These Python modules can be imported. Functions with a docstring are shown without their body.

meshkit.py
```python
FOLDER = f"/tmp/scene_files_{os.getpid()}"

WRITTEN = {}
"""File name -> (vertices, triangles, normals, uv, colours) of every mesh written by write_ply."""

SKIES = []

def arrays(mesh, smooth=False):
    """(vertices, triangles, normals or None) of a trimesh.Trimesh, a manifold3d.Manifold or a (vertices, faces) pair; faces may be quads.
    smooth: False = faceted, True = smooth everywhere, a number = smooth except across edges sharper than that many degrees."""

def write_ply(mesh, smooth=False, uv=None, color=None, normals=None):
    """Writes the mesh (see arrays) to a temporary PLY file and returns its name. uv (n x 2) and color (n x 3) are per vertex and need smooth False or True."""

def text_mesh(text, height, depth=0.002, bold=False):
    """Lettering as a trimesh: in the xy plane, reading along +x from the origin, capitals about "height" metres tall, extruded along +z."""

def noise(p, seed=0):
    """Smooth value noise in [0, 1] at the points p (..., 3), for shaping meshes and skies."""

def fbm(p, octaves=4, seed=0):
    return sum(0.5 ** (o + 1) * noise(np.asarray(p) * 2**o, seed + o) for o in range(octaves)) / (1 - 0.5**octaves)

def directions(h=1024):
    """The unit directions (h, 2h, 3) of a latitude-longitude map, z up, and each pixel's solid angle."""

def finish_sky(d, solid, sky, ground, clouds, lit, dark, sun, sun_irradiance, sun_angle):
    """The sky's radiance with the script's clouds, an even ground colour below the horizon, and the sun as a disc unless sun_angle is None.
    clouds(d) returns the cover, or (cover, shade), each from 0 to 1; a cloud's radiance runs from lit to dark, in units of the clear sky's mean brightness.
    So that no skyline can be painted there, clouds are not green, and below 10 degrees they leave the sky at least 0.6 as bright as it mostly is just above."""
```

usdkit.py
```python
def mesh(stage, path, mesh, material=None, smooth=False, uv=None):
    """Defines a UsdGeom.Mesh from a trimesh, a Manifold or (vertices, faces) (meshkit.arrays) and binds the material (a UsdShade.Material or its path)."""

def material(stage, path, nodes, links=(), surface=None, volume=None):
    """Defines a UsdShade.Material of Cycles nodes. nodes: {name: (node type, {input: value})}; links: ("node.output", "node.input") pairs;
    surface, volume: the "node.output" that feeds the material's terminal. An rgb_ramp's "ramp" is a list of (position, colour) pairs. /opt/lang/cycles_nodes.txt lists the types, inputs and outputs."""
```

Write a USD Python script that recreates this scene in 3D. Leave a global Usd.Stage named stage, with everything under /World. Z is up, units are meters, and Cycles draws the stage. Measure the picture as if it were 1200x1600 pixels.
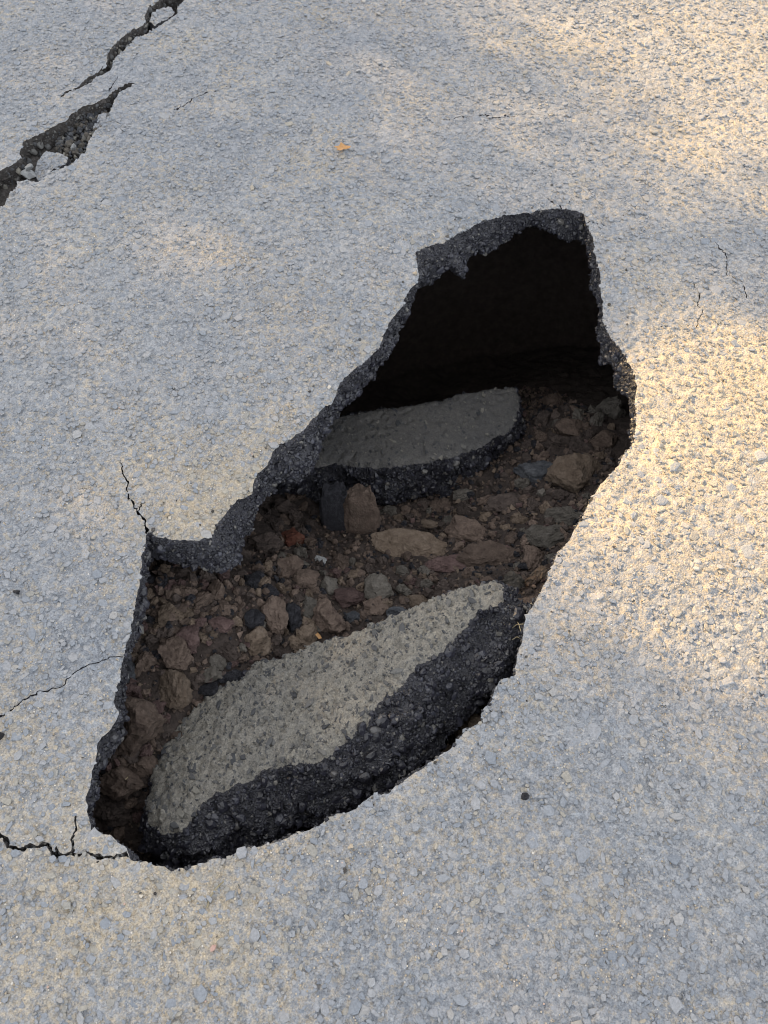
import math
import numpy as np
import shapely
from shapely.geometry import Polygon, LineString, Point
from shapely.ops import unary_union
from scipy.spatial import Delaunay, cKDTree
from scipy.interpolate import RBFInterpolator
import trimesh
import usdkit
from meshkit import fbm, noise
from pxr import Usd, UsdGeom, UsdLux, UsdShade, Gf, Sdf, Vt

stage = Usd.Stage.CreateInMemory()
UsdGeom.SetStageUpAxis(stage, 'Z')
UsdGeom.SetStageMetersPerUnit(stage, 1.0)
UsdGeom.Xform.Define(stage, '/World')

# ------------------------------------------------------------------ camera
CAM_H, PITCH, VFOV = 1.4, math.radians(57), math.radians(60)
cam = UsdGeom.Camera.Define(stage, '/World/camera')
cam.CreateHorizontalApertureAttr(24.0)
cam.CreateVerticalApertureAttr(32.0)
cam.CreateFocalLengthAttr(16.0 / math.tan(VFOV / 2))
cam.CreateClippingRangeAttr(Gf.Vec2f(0.05, 5000))
cam.AddTranslateOp().Set(Gf.Vec3d(0, 0, CAM_H))
cam.AddRotateXOp().Set(90 - math.degrees(PITCH))
cam.CreateExposureAttr(2.0)

# ------------------------------------------------------------------ sky and sun
SUN_DIR = np.array([-0.74, 0.67, 0.0])
SUN_EL = math.radians(28)
SUN_DIR = SUN_DIR / np.linalg.norm(SUN_DIR) * math.cos(SUN_EL)
SUN_DIR[2] = math.sin(SUN_EL)
sky = UsdLux.DomeLight.Define(stage, '/World/sky')
sky_mat = usdkit.material(stage, '/World/Looks/sky_material', {
    'sky': ('sky_texture', {'sky_type': 'single_scattering', 'sun_disc': False, 'sun_elevation': SUN_EL,
                            'sun_rotation': math.atan2(SUN_DIR[0], SUN_DIR[1]), 'aerosol_density': 2.0}),
    'tc': ('texture_coordinate', {}),
    'n': ('noise_texture', {'scale': 2.2, 'detail': 5.0, 'roughness': 0.55}),
    'r': ('rgb_ramp', {'ramp': [(0.3, (0.45, 0.45, 0.45)), (0.7, (0.85, 0.85, 0.85))]}),
    'cl': ('mix', {'mix_type': 'mix', 'color2': (5.0, 4.9, 4.75)}),
    'b': ('background_shader', {'strength': 0.1})},
    [('tc.generated', 'n.vector'), ('n.fac', 'r.fac'), ('r.color', 'cl.fac'), ('sky.color', 'cl.color1'), ('cl.color', 'b.color')], surface='b.background')
UsdShade.MaterialBindingAPI.Apply(sky.GetPrim()).Bind(sky_mat)
sun = UsdLux.DistantLight.Define(stage, '/World/sun')
sun.CreateNormalizeAttr(True)
sun.CreateIntensityAttr(0.76)
sun.CreateAngleAttr(0.5)
sun.CreateColorAttr(Gf.Vec3f(1.0, 0.66, 0.30))
_z = Gf.Vec3d(*SUN_DIR)
sun.AddTransformOp().Set(Gf.Matrix4d(Gf.Rotation(Gf.Vec3d(0, 0, 1), _z), Gf.Vec3d(0, 0, 0)))

# ------------------------------------------------------------------ helpers
F = 800 / math.tan(VFOV / 2)
FW = np.array([0, math.cos(PITCH), -math.sin(PITCH)])
UP = np.array([0, math.sin(PITCH), math.cos(PITCH)])
EYE = np.array([0, 0, CAM_H])


def ray(u, v):
    return FW * F + np.array([1.0, 0, 0]) * (u - 600) + UP * (800 - v)


def at(u, v, z=0.0):
    d = ray(u, v)
    return EYE + d * ((z - CAM_H) / d[2])


def at_plane(u, v, p0, n):
    d = ray(u, v)
    return EYE + d * (np.dot(p0 - EYE, n) / np.dot(d, n))


def px_per_m(p):
    return F / np.dot(np.asarray(p) - EYE, FW)


_taken = {}


def numbered(parent, name):
    k = _taken.get((parent, name), -1) + 1
    _taken[(parent, name)] = k
    return f'{parent}/{name}' if k == 0 else f'{parent}/{name}_{k:03d}'


def tag(prim, label=None, cat=None, group=None, kind=None):
    for k, x in (('label', label), ('category', cat), ('group', group), ('kind', kind)):
        if x:
            prim.SetCustomDataByKey(k, x)
    return prim


def obj(name, mesh, mat, parent='/World', smooth=False):
    return usdkit.mesh(stage, numbered(str(parent), name), mesh, '/World/Looks/' + mat, smooth=smooth).GetPrim()


def xform(name, loc=(0, 0, 0), parent='/World'):
    x = UsdGeom.Xform.Define(stage, numbered(parent, name))
    x.AddTranslateOp().Set(Gf.Vec3d(*map(float, loc)))
    return x.GetPrim()


def quat_from_mats(R):
    """(n,3,3) -> (n,4) w,x,y,z"""
    from scipy.spatial.transform import Rotation
    q = Rotation.from_matrix(R).as_quat()
    return np.roll(q, 1, axis=1)


def scatter(name, protos, mats, pos, R, scale, parent='/World', seed=0):
    """PointInstancer over meshes protos; R (n,3,3), scale (n,3)"""
    path = numbered(str(parent), name)
    pi = UsdGeom.PointInstancer.Define(stage, path)
    rng = np.random.default_rng(seed)
    targets = []
    UsdGeom.Scope.Define(stage, path + '/kinds')
    for i, (m, mt) in enumerate(zip(protos, mats)):
        usdkit.mesh(stage, f'{path}/kinds/kind_{i:03d}', m, '/World/Looks/' + mt)
        targets.append(Sdf.Path(f'{path}/kinds/kind_{i:03d}'))
    pi.CreatePrototypesRel().SetTargets(targets)
    pi.CreateProtoIndicesAttr(Vt.IntArray.FromNumpy(rng.integers(0, len(protos), len(pos)).astype(np.int32)))
    pi.CreatePositionsAttr(Vt.Vec3fArray.FromNumpy(np.asarray(pos, np.float32)))
    q = quat_from_mats(R)
    pi.CreateOrientationsAttr(Vt.QuathArray([Gf.Quath(*map(float, x)) for x in q]))
    pi.CreateScalesAttr(Vt.Vec3fArray.FromNumpy(np.asarray(scale, np.float32)))
    return pi.GetPrim()


def frames(normals, yaw):
    """rotation matrices with z along normals and a spin yaw about it"""
    n = normals / np.linalg.norm(normals, axis=1, keepdims=True)
    a = np.where(np.abs(n[:, 2:3]) < 0.9, [[0, 0, 1.0]], [[1.0, 0, 0]])
    x = np.cross(a, n)
    x /= np.linalg.norm(x, axis=1, keepdims=True)
    y = np.cross(n, x)
    c, s = np.cos(yaw)[:, None], np.sin(yaw)[:, None]
    return np.stack([x * c + y * s, y * c - x * s, n], axis=2)


def resample(P, step, closed=True):
    P = np.asarray(P, float)
    Q = np.vstack([P, P[:1]]) if closed else P
    s = np.r_[0, np.cumsum(np.linalg.norm(np.diff(Q[:, :2], axis=0), axis=1))]
    n = max(8, int(round(s[-1] / step)))
    t = np.linspace(0, s[-1], n, endpoint=not closed)
    return np.stack([np.interp(t, s, Q[:, k]) for k in range(Q.shape[1])], 1), t


def loop_normals(P):
    """inward (left-hand) or outward normals of a closed 2D loop: returns the normal pointing OUT of the polygon"""
    d = np.roll(P, -2, 0)[:, :2] - np.roll(P, 2, 0)[:, :2]
    d /= np.maximum(np.linalg.norm(d, axis=1, keepdims=True), 1e-9)
    n = np.stack([d[:, 1], -d[:, 0]], 1)
    A = 0.5 * np.sum(P[:, 0] * np.roll(P[:, 1], -1) - np.roll(P[:, 0], -1) * P[:, 1])
    return n if A > 0 else -n


def jag(P, amp, seed, wl=0.02, closed=True):
    """fractal offset of a resampled loop along its normals, plus angular crumbs"""
    n = loop_normals(P)
    q = np.c_[P[:, :2] / wl, np.zeros(len(P))]
    o = (fbm(q, 4, seed) - 0.5) * 2 * amp
    qq = np.floor(q * 2.2)
    o += (noise(qq + 0.5, seed + 9) - 0.5) * amp * 0.9
    R = P.copy()
    R[:, :2] += n * o[:, None]
    return R


def sheet(poly, pts, bpts, keep=0.0022):
    """triangulates polygon poly with interior pts and boundary points bpts. Returns 2D verts and faces (boundary first)."""
    shapely.prepare(poly)
    pts = pts[shapely.contains_xy(poly, pts[:, 0], pts[:, 1])]
    d, _ = cKDTree(bpts).query(pts)
    pts = pts[d > keep]
    V = np.vstack([bpts, pts])
    T = Delaunay(V).simplices
    c = V[T].mean(1)
    T = T[shapely.contains_xy(poly, c[:, 0], c[:, 1])]
    a = V[T]
    area = np.cross(a[:, 1] - a[:, 0], a[:, 2] - a[:, 0])
    T = T[np.abs(area) > 1e-9]
    area = area[np.abs(area) > 1e-9]
    T[area < 0] = T[area < 0][:, ::-1]
    return V, T


def skirt(rings):
    """quads between successive closed rings (k, n, 3)"""
    k, n, _ = rings.shape
    v = rings.reshape(-1, 3)
    i = np.arange(n)
    j = (i + 1) % n
    f = []
    for a in range(k - 1):
        f.append(np.stack([a * n + i, a * n + j, (a + 1) * n + j], 1))
        f.append(np.stack([a * n + i, (a + 1) * n + j, (a + 1) * n + i], 1))
    return v, np.vstack(f)


def jitter_grid(x0, x1, y0, y1, s, rng):
    gx, gy = np.meshgrid(np.arange(x0, x1, s), np.arange(y0, y1, s))
    p = np.c_[gx.ravel(), gy.ravel()]
    return p + rng.uniform(-0.38, 0.38, p.shape) * s


class Facets:
    """crushed-stone relief: tilted, slightly proud facets of random size"""

    def __init__(self, x0, x1, y0, y1, s, seed):
        r = np.random.default_rng(seed)
        self.p = jitter_grid(x0, x1, y0, y1, s, r)
        self.p += r.normal(0, s * 0.6, self.p.shape)
        n = len(self.p)
        self.h = r.gamma(2.0, 0.0008, n) - 0.0012
        self.t = r.normal(0, 0.13, (n, 2))
        self.tree = cKDTree(self.p)
        self.s = s

    def __call__(self, q):
        d, i = self.tree.query(q, k=2)
        a = i[:, 0]
        h = self.h[a] + np.sum(self.t[a] * (q - self.p[a]), 1)
        gap = (d[:, 1] - d[:, 0]) / self.s
        return h - 0.0018 * np.exp(-(gap / 0.12) ** 2)


def rock(seed, level=2, cuts=9, rough=0.06, squash=(1, 1, 1)):
    """chiselled stone of about unit diameter"""
    r = np.random.default_rng(seed)
    m = trimesh.creation.icosphere(level)
    v = m.vertices.copy()
    v *= np.array([1, 0.85, 0.75]) * r.uniform(0.85, 1.1, 3)
    for _ in range(cuts):
        n = r.normal(size=3)
        n /= np.linalg.norm(n)
        c = r.uniform(0.40, 0.78)
        d = v @ n - c
        v -= np.where(d > 0, d, 0)[:, None] * n * 0.96
    w = m.vertices
    v += w * ((fbm(v * 2.2 + seed * 7.3, 4, seed) - 0.5) * 2 * rough * 2.4)[:, None]
    v += w * ((0.5 - np.abs(noise(v * 4.5 + seed * 1.7, seed + 3) - 0.5) * 2) * rough * 0.9)[:, None]
    v += w * ((fbm(v * 9 + seed * 3.1, 2, seed + 5) - 0.5) * rough)[:, None]
    lo, hi = v.min(0), v.max(0)
    v = (v - (lo + hi) / 2) / (hi - lo)
    return v * np.array(squash), m.faces


def rotz(a):
    c, s = math.cos(a), math.sin(a)
    return np.array([[c, -s, 0], [s, c, 0], [0, 0, 1.0]])


def rotx(a):
    c, s = math.cos(a), math.sin(a)
    return np.array([[1.0, 0, 0], [0, c, -s], [0, s, c]])


def roty(a):
    c, s = math.cos(a), math.sin(a)
    return np.array([[c, 0, s], [0, 1.0, 0], [-s, 0, c]])


def plate(seed, n=7, thick=0.3):
    """flat angular stone: bevelled irregular polygon, unit size, top at z=+thick/2"""
    r = np.random.default_rng(seed)
    a = np.sort(np.linspace(0, 2 * np.pi, n, endpoint=False) + r.uniform(-0.35, 0.35, n))
    R = r.uniform(0.36, 0.55, n)
    P = np.c_[np.cos(a) * R, np.sin(a) * R]
    tilt = r.normal(0, 0.10, 2)
    rings = []
    for k, z in ((1.0, -0.5), (1.04, 0.1), (0.94, 0.36), (0.74, 0.5)):
        q = P * k
        zz = z * thick + (q @ tilt if z > 0 else 0) + (r.normal(0, 0.02, n) if z > 0 else 0)
        rings.append(np.c_[q, zz * np.ones(n)])
    v, f = skirt(np.array(rings))
    top = len(v)
    v = np.vstack([v, [[0, 0, 0.53 * thick + r.normal(0, .02)]]])
    i = np.arange(n)
    f = np.vstack([f, np.c_[3 * n + i, 3 * n + (i + 1) % n, np.full(n, top)]])
    return v, f


# ------------------------------------------------------------------ materials
def mat(name, nodes, links, surface='p.BSDF'):
    usdkit.material(stage, '/World/Looks/' + name, nodes, links, surface=surface)


def bump_chain(scales, strength, dist):
    nodes = {'bn': ('noise_texture', {'scale': scales[0], 'detail': 4.0, 'roughness': 0.65}),
             'bv': ('voronoi_texture', {'feature': 'f1', 'scale': scales[1]}),
             'bm': ('math', {'math_type': 'add'}),
             'bp': ('bump', {'strength': strength, 'distance': dist})}
    links = [('g.position', 'bn.vector'), ('g.position', 'bv.vector'), ('bn.fac', 'bm.value1'), ('bv.distance', 'bm.value2'),
             ('bm.value', 'bp.height'), ('bp.normal', 'p.normal')]
    return nodes, links


def road_like(name, stone_a, stone_b, sand_a, sand_b, sand_lo, sand_hi, bump=0.5):
    n, l = bump_chain((420.0, 240.0), bump, 0.0016)
    n.update({'g': ('geometry', {}), 'p': ('principled_bsdf', {'roughness': 0.85, 'specular_ior_level': 0.3}),
              'cell': ('voronoi_texture', {'feature': 'f1', 'scale': 130.0}),
              'sep': ('separate_color', {}),
              'st': ('mix', {'color1': stone_a, 'color2': stone_b}),
              'fn': ('noise_texture', {'scale': 600.0, 'detail': 3.0}),
              'sd': ('mix', {'color1': sand_a, 'color2': sand_b}),
              'fr': ('rgb_ramp', {'ramp': [(0.35, (0, 0, 0)), (0.65, (1, 1, 1))]}),
              'big': ('noise_texture', {'scale': 3.5, 'detail': 5.0, 'roughness': 0.6}),
              'mid': ('noise_texture', {'scale': 85.0, 'detail': 4.0, 'roughness': 0.72}),
              'ad': ('math', {'math_type': 'multiply_add', 'value2': 0.50}),
              'rm': ('rgb_ramp', {'ramp': [(sand_lo, (0, 0, 0)), (sand_hi, (1, 1, 1))]}),
              'base': ('mix', {}), 'du': ('attribute', {'attribute': 'sand_and_sun_tint'}), 'dm': ('math', {'math_type': 'multiply_add', 'value2': 0.30}),
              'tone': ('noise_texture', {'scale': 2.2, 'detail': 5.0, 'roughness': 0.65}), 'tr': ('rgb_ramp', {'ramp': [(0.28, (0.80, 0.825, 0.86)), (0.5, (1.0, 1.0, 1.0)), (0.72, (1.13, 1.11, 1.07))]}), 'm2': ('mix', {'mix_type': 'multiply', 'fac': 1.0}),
              'dk': ('noise_texture', {'scale': 330.0, 'detail': 4.0, 'roughness': 0.7}),
              'dr': ('rgb_ramp', {'ramp': [(0.3, (0.5, 0.5, 0.52)), (0.5, (0.97, 0.97, 0.97)), (0.7, (1.3, 1.28, 1.24))]}),
              'mul': ('mix', {'mix_type': 'multiply', 'fac': 1.0})})
    l += [('g.position', 'cell.vector'), ('cell.color', 'sep.color'), ('sep.r', 'st.fac'), ('g.position', 'fn.vector'), ('fn.fac', 'fr.fac'), ('fr.color', 'sd.fac'),
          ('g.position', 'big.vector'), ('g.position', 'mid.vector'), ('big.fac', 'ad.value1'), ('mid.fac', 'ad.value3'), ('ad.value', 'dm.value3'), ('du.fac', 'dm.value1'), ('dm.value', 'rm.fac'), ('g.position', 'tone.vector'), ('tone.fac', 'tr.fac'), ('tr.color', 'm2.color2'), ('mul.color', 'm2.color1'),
          ('rm.color', 'base.fac'), ('st.color', 'base.color1'), ('sd.color', 'base.color2'),
          ('g.position', 'dk.vector'), ('dk.fac', 'dr.fac'), ('base.color', 'mul.color1'), ('dr.color', 'mul.color2'), ('m2.color', 'p.base_color')]
    mat(name, n, l)


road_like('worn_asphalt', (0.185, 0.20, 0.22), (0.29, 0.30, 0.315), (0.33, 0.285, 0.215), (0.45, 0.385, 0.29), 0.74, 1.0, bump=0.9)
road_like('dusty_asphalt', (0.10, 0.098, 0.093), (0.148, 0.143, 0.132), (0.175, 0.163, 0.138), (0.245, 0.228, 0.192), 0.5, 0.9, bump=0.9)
road_like('shade_dark_asphalt', (0.065, 0.064, 0.064), (0.09, 0.088, 0.087), (0.085, 0.082, 0.078), (0.115, 0.11, 0.102), 0.55, 0.85, bump=0.8)  # darker copy of the slab top, shade of the pit put into its colour


def stone_mat(name, ramp, rough=0.7, spec=0.35, scale=260.0, strength=0.35, lo=0.8, hi=1.15, dist=0.001):
    n, l = bump_chain((scale, scale * 0.8), strength, dist)
    n.update({'g': ('geometry', {}), 'o': ('object_info', {}), 'p': ('principled_bsdf', {'roughness': rough, 'specular_ior_level': spec}),
              'r': ('rgb_ramp', {'ramp': ramp}),
              'n': ('noise_texture', {'scale': scale * 0.6, 'detail': 4.0, 'roughness': 0.65}),
              'nr': ('rgb_ramp', {'ramp': [(0.3, (lo,) * 3), (0.7, (hi,) * 3)]}),
              'm': ('mix', {'mix_type': 'multiply', 'fac': 1.0})})
    l += [('o.random', 'r.fac'), ('g.position', 'n.vector'), ('n.fac', 'nr.fac'), ('r.color', 'm.color1'), ('nr.color', 'm.color2'), ('m.color', 'p.base_color')]
    mat(name, n, l)


stone_mat('blue_grey_stone', [(0, (0.185, 0.203, 0.228)), (0.4, (0.222, 0.236, 0.256)), (0.75, (0.25, 0.256, 0.268)), (0.95, (0.275, 0.276, 0.278)), (1, (0.29, 0.272, 0.245))], spec=0.2, scale=420.0, strength=0.6)
stone_mat('dusted_sunwarm_stone', [(0, (0.235, 0.228, 0.21)), (0.5, (0.27, 0.255, 0.225)), (0.9, (0.30, 0.28, 0.24)), (1, (0.34, 0.30, 0.24))], spec=0.15, scale=420.0, strength=0.7)  # warm ramp: sand dust, and sunlight painted onto stones of the bright patches
stone_mat('sand_grain', [(0, (0.28, 0.23, 0.165)), (0.4, (0.37, 0.31, 0.235)), (0.85, (0.43, 0.385, 0.315)), (0.97, (0.56, 0.53, 0.48)), (1, (0.42, 0.26, 0.2))], rough=0.9, spec=0.1, scale=700)
stone_mat('dusty_stone', [(0, (0.03, 0.032, 0.036)), (0.45, (0.06, 0.061, 0.062)), (0.8, (0.10, 0.098, 0.092)), (1, (0.17, 0.16, 0.135))])
stone_mat('black_aggregate', [(0, (0.004, 0.004, 0.006)), (0.62, (0.009, 0.009, 0.0135)), (0.9, (0.022, 0.023, 0.031)), (1, (0.10, 0.095, 0.085))], rough=0.38, spec=0.55)
stone_mat('bitumen', [(0, (0.009, 0.009, 0.012)), (1, (0.011, 0.011, 0.014))], rough=0.5, spec=0.5, scale=300, strength=0.9, lo=0.5, hi=2.2, dist=0.003)


def earth(name, a, b, c, scale=45.0, rough=0.95, strength=0.7):
    n, l = bump_chain((scale * 5, scale * 4), strength, 0.003)
    n.update({'g': ('geometry', {}), 'p': ('principled_bsdf', {'roughness': rough, 'specular_ior_level': 0.2}),
              'n1': ('noise_texture', {'scale': scale, 'detail': 6.0, 'roughness': 0.7}),
              'r': ('rgb_ramp', {'ramp': [(0.3, a), (0.5, b), (0.7, c)]}),
              'o': ('object_info', {}), 'h': ('map_range', {'to_min': 0.75, 'to_max': 1.3}),
              'x': ('combine_xyz', {}), 'm': ('mix', {'mix_type': 'multiply', 'fac': 1.0})})
    l += [('g.position', 'n1.vector'), ('n1.fac', 'r.fac'), ('r.color', 'm.color1'), ('o.random', 'h.value'), ('h.result', 'x.x'), ('h.result', 'x.y'), ('h.result', 'x.z'),
          ('x.vector', 'm.color2'), ('m.color', 'p.base_color')]
    mat(name, n, l)


earth('brown_soil', (0.030, 0.024, 0.021), (0.051, 0.040, 0.035), (0.076, 0.060, 0.051))
earth('brown_clod', (0.052, 0.037, 0.031), (0.087, 0.065, 0.052), (0.127, 0.095, 0.077))
earth('tan_stone', (0.072, 0.053, 0.040), (0.109, 0.083, 0.062), (0.150, 0.118, 0.093))
earth('grey_stone', (0.054, 0.050, 0.042), (0.081, 0.073, 0.063), (0.108, 0.099, 0.088))
earth('slate_stone', (0.030, 0.033, 0.039), (0.054, 0.057, 0.063), (0.090, 0.093, 0.099))
earth('red_brick', (0.076, 0.030, 0.022), (0.114, 0.044, 0.030), (0.123, 0.078, 0.054), scale=30)
earth('pale_stone', (0.157, 0.162, 0.167), (0.220, 0.225, 0.225), (0.284, 0.284, 0.279))
earth('black_lump', (0.007, 0.007, 0.009), (0.015, 0.015, 0.018), (0.036, 0.036, 0.041), scale=120, rough=0.55)
earth('purple_brown', (0.045, 0.028, 0.027), (0.075, 0.050, 0.046), (0.111, 0.077, 0.071))
earth('leaf_brown', (0.228, 0.119, 0.046), (0.299, 0.168, 0.071), (0.337, 0.208, 0.105), scale=150, rough=0.7, strength=0.2)
earth('straw', (0.203, 0.169, 0.101), (0.283, 0.243, 0.152), (0.351, 0.310, 0.214), scale=200, rough=0.7, strength=0.2)
earth('crack_soil', (0.03, 0.027, 0.025), (0.055, 0.05, 0.047), (0.10, 0.094, 0.088), scale=90)
earth('pink_stone', (0.30, 0.19, 0.16), (0.38, 0.25, 0.21), (0.42, 0.30, 0.25))
earth('bark', (0.05, 0.04, 0.03), (0.09, 0.07, 0.05), (0.13, 0.10, 0.08), scale=12)
mat('tree_leaf', {'g': ('geometry', {}), 'n': ('noise_texture', {'scale': 1.5}), 'r': ('rgb_ramp', {'ramp': [(0.3, (0.03, 0.06, 0.02)), (0.7, (0.07, 0.11, 0.035))]}),
                  'd': ('principled_bsdf', {'roughness': 0.6}), 't': ('translucent_bsdf', {}), 'p': ('mix_closure', {'fac': 0.2})},
    [('g.position', 'n.vector'), ('n.fac', 'r.fac'), ('r.color', 'd.base_color'), ('r.color', 't.color'), ('d.BSDF', 'p.closure1'), ('t.BSDF', 'p.closure2')], surface='p.closure')

# ------------------------------------------------------------------ outlines (read in the photograph, built on the ground plane)
T_SLAB = 0.08
HOLE = [  # top edge, bottom of the broken face (None: it drops straight and is undercut)
    ((222, 855), (233, 874)), ((230, 826), (237, 872)), ((246, 834), (255, 872)), ((262, 838), (268, 876)), ((305, 841), (320, 885)), ((328, 832), (350, 896)), ((336, 815), (372, 888)), ((352, 795), (378, 862)),
    ((367, 776), (382, 832)), ((392, 766), (402, 798)), ((400, 735), (424, 772)), ((418, 722), (436, 758)), ((432, 692), (462, 748)), ((450, 682), (480, 738)), ((484, 655), (494, 712)), ((500, 640), (498, 690)),
    ((521, 622), (512, 662)), ((530, 596), (540, 628)), ((558, 570), (578, 592)), ((590, 540), (606, 562)), ((606, 505), (622, 526)), ((622, 485), (630, 500)),
    ((638, 455), (646, 468)), ((654, 432), (656, 446)), ((650, 388), (690, 433)), ((668, 377), (724, 430)), ((695, 370), (728, 412)), ((722, 357), (742, 397)), ((764, 336), (776, 384)), ((800, 329), (812, 366)),
    ((836, 326), (846, 366)), ((862, 321), (866, 370)), ((895, 325), (898, 374)), ((912, 330), (908, 378)), ((918, 350), (916, 378)), ((926, 366), None), ((930, 392), None), ((937, 420), None), ((941, 460), None), ((945, 500), None),
    ((950, 512), (944, 540)), ((962, 528), (945, 560)), ((978, 545), (948, 578)), ((990, 575), (960, 598)), ((997, 600), (975, 612)), ((994, 630), (988, 634)), ((996, 660), None), ((990, 690), None),
    ((966, 724), None), ((940, 756), None), ((918, 790), None), ((900, 822), None), ((875, 858), None), ((858, 895), None), ((846, 925), None), ((830, 950), None), ((815, 985), None), ((818, 1005), None),
    ((808, 1020), None), ((806, 1052), None), ((782, 1062), None), ((768, 1090), None), ((755, 1105), None), ((752, 1122), None), ((730, 1135), None), ((712, 1158), None), ((685, 1176), None), ((664, 1192), None),
    ((648, 1206), None), ((628, 1220), None), ((606, 1236), None), ((580, 1240), None), ((556, 1262), None), ((525, 1270), None), ((505, 1288), None), ((470, 1295), None), ((440, 1308), None), ((410, 1318), None),
    ((385, 1320), None), ((345, 1340), None), ((300, 1352), None), ((268, 1360), None), ((252, 1348), None), ((232, 1350), None), ((206, 1342), None), ((198, 1322), None), ((180, 1312), None), ((160, 1303), None),
    ((142, 1300), None), ((134, 1272), (142, 1262)), ((138, 1232), (150, 1232)), ((146, 1195), (160, 1185)), ((152, 1160), (186, 1140)), ((172, 1138), (188, 1112)), ((182, 1112), (186, 1098)),
    ((176, 1095), (192, 1080)), ((187, 1060), (196, 1062)), ((190, 1025), (206, 1030)), ((200, 985), (212, 988)), ((206, 950), (224, 952)), ((212, 920), (228, 912)), ((218, 885), (232, 890))]
tops = np.array([at(*a)[:2] for a, b in HOLE])
on_ = loop_normals(tops)           # out of the hole
bots = np.array([(at(*b, -T_SLAB)[:2] if b else tops[i] + on_[i] * 0.012) for i, (a, b) in enumerate(HOLE)])
both, s_hole = resample(np.c_[tops, bots], 0.0028)
edge = jag(both[:, :2], 0.0052, 3, wl=0.020)
low = jag(jag(both[:, 2:], 0.012, 12, wl=0.07), 0.006, 11, wl=0.025)
hole_poly = Polygon(edge).buffer(0)
if hole_poly.geom_type != 'Polygon':
    hole_poly = max(hole_poly.geoms, key=lambda g: g.area)

CRACK_A = [(93, 153), (100, 143), (118, 138), (135, 122), (158, 108), (167, 95), (167, 82), (185, 62), (200, 52), (222, 40), (229, 34), (226, 26), (232, 12), (246, 4), (255, -8), (297, -12), (287, 2), (277, 12),
           (277, 22), (262, 33), (240, 47), (225, 55), (212, 58), (200, 72), (185, 84), (176, 95), (175, 106), (162, 114), (150, 118), (140, 128), (125, 138), (108, 143)]
CRACK_B = [(-20, 345), (-2, 330), (15, 306), (24, 296), (26, 284), (40, 281), (60, 284), (79, 268), (108, 259), (120, 249), (134, 238), (138, 220), (148, 204), (162, 196), (172, 172), (182, 148), (200, 136), (214, 129),
           (196, 130), (180, 139), (168, 152), (150, 160), (130, 167), (112, 178), (105, 190), (85, 197), (70, 205), (50, 214), (38, 222), (30, 240), (34, 247), (20, 257), (4, 265), (-20, 276)]
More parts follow.
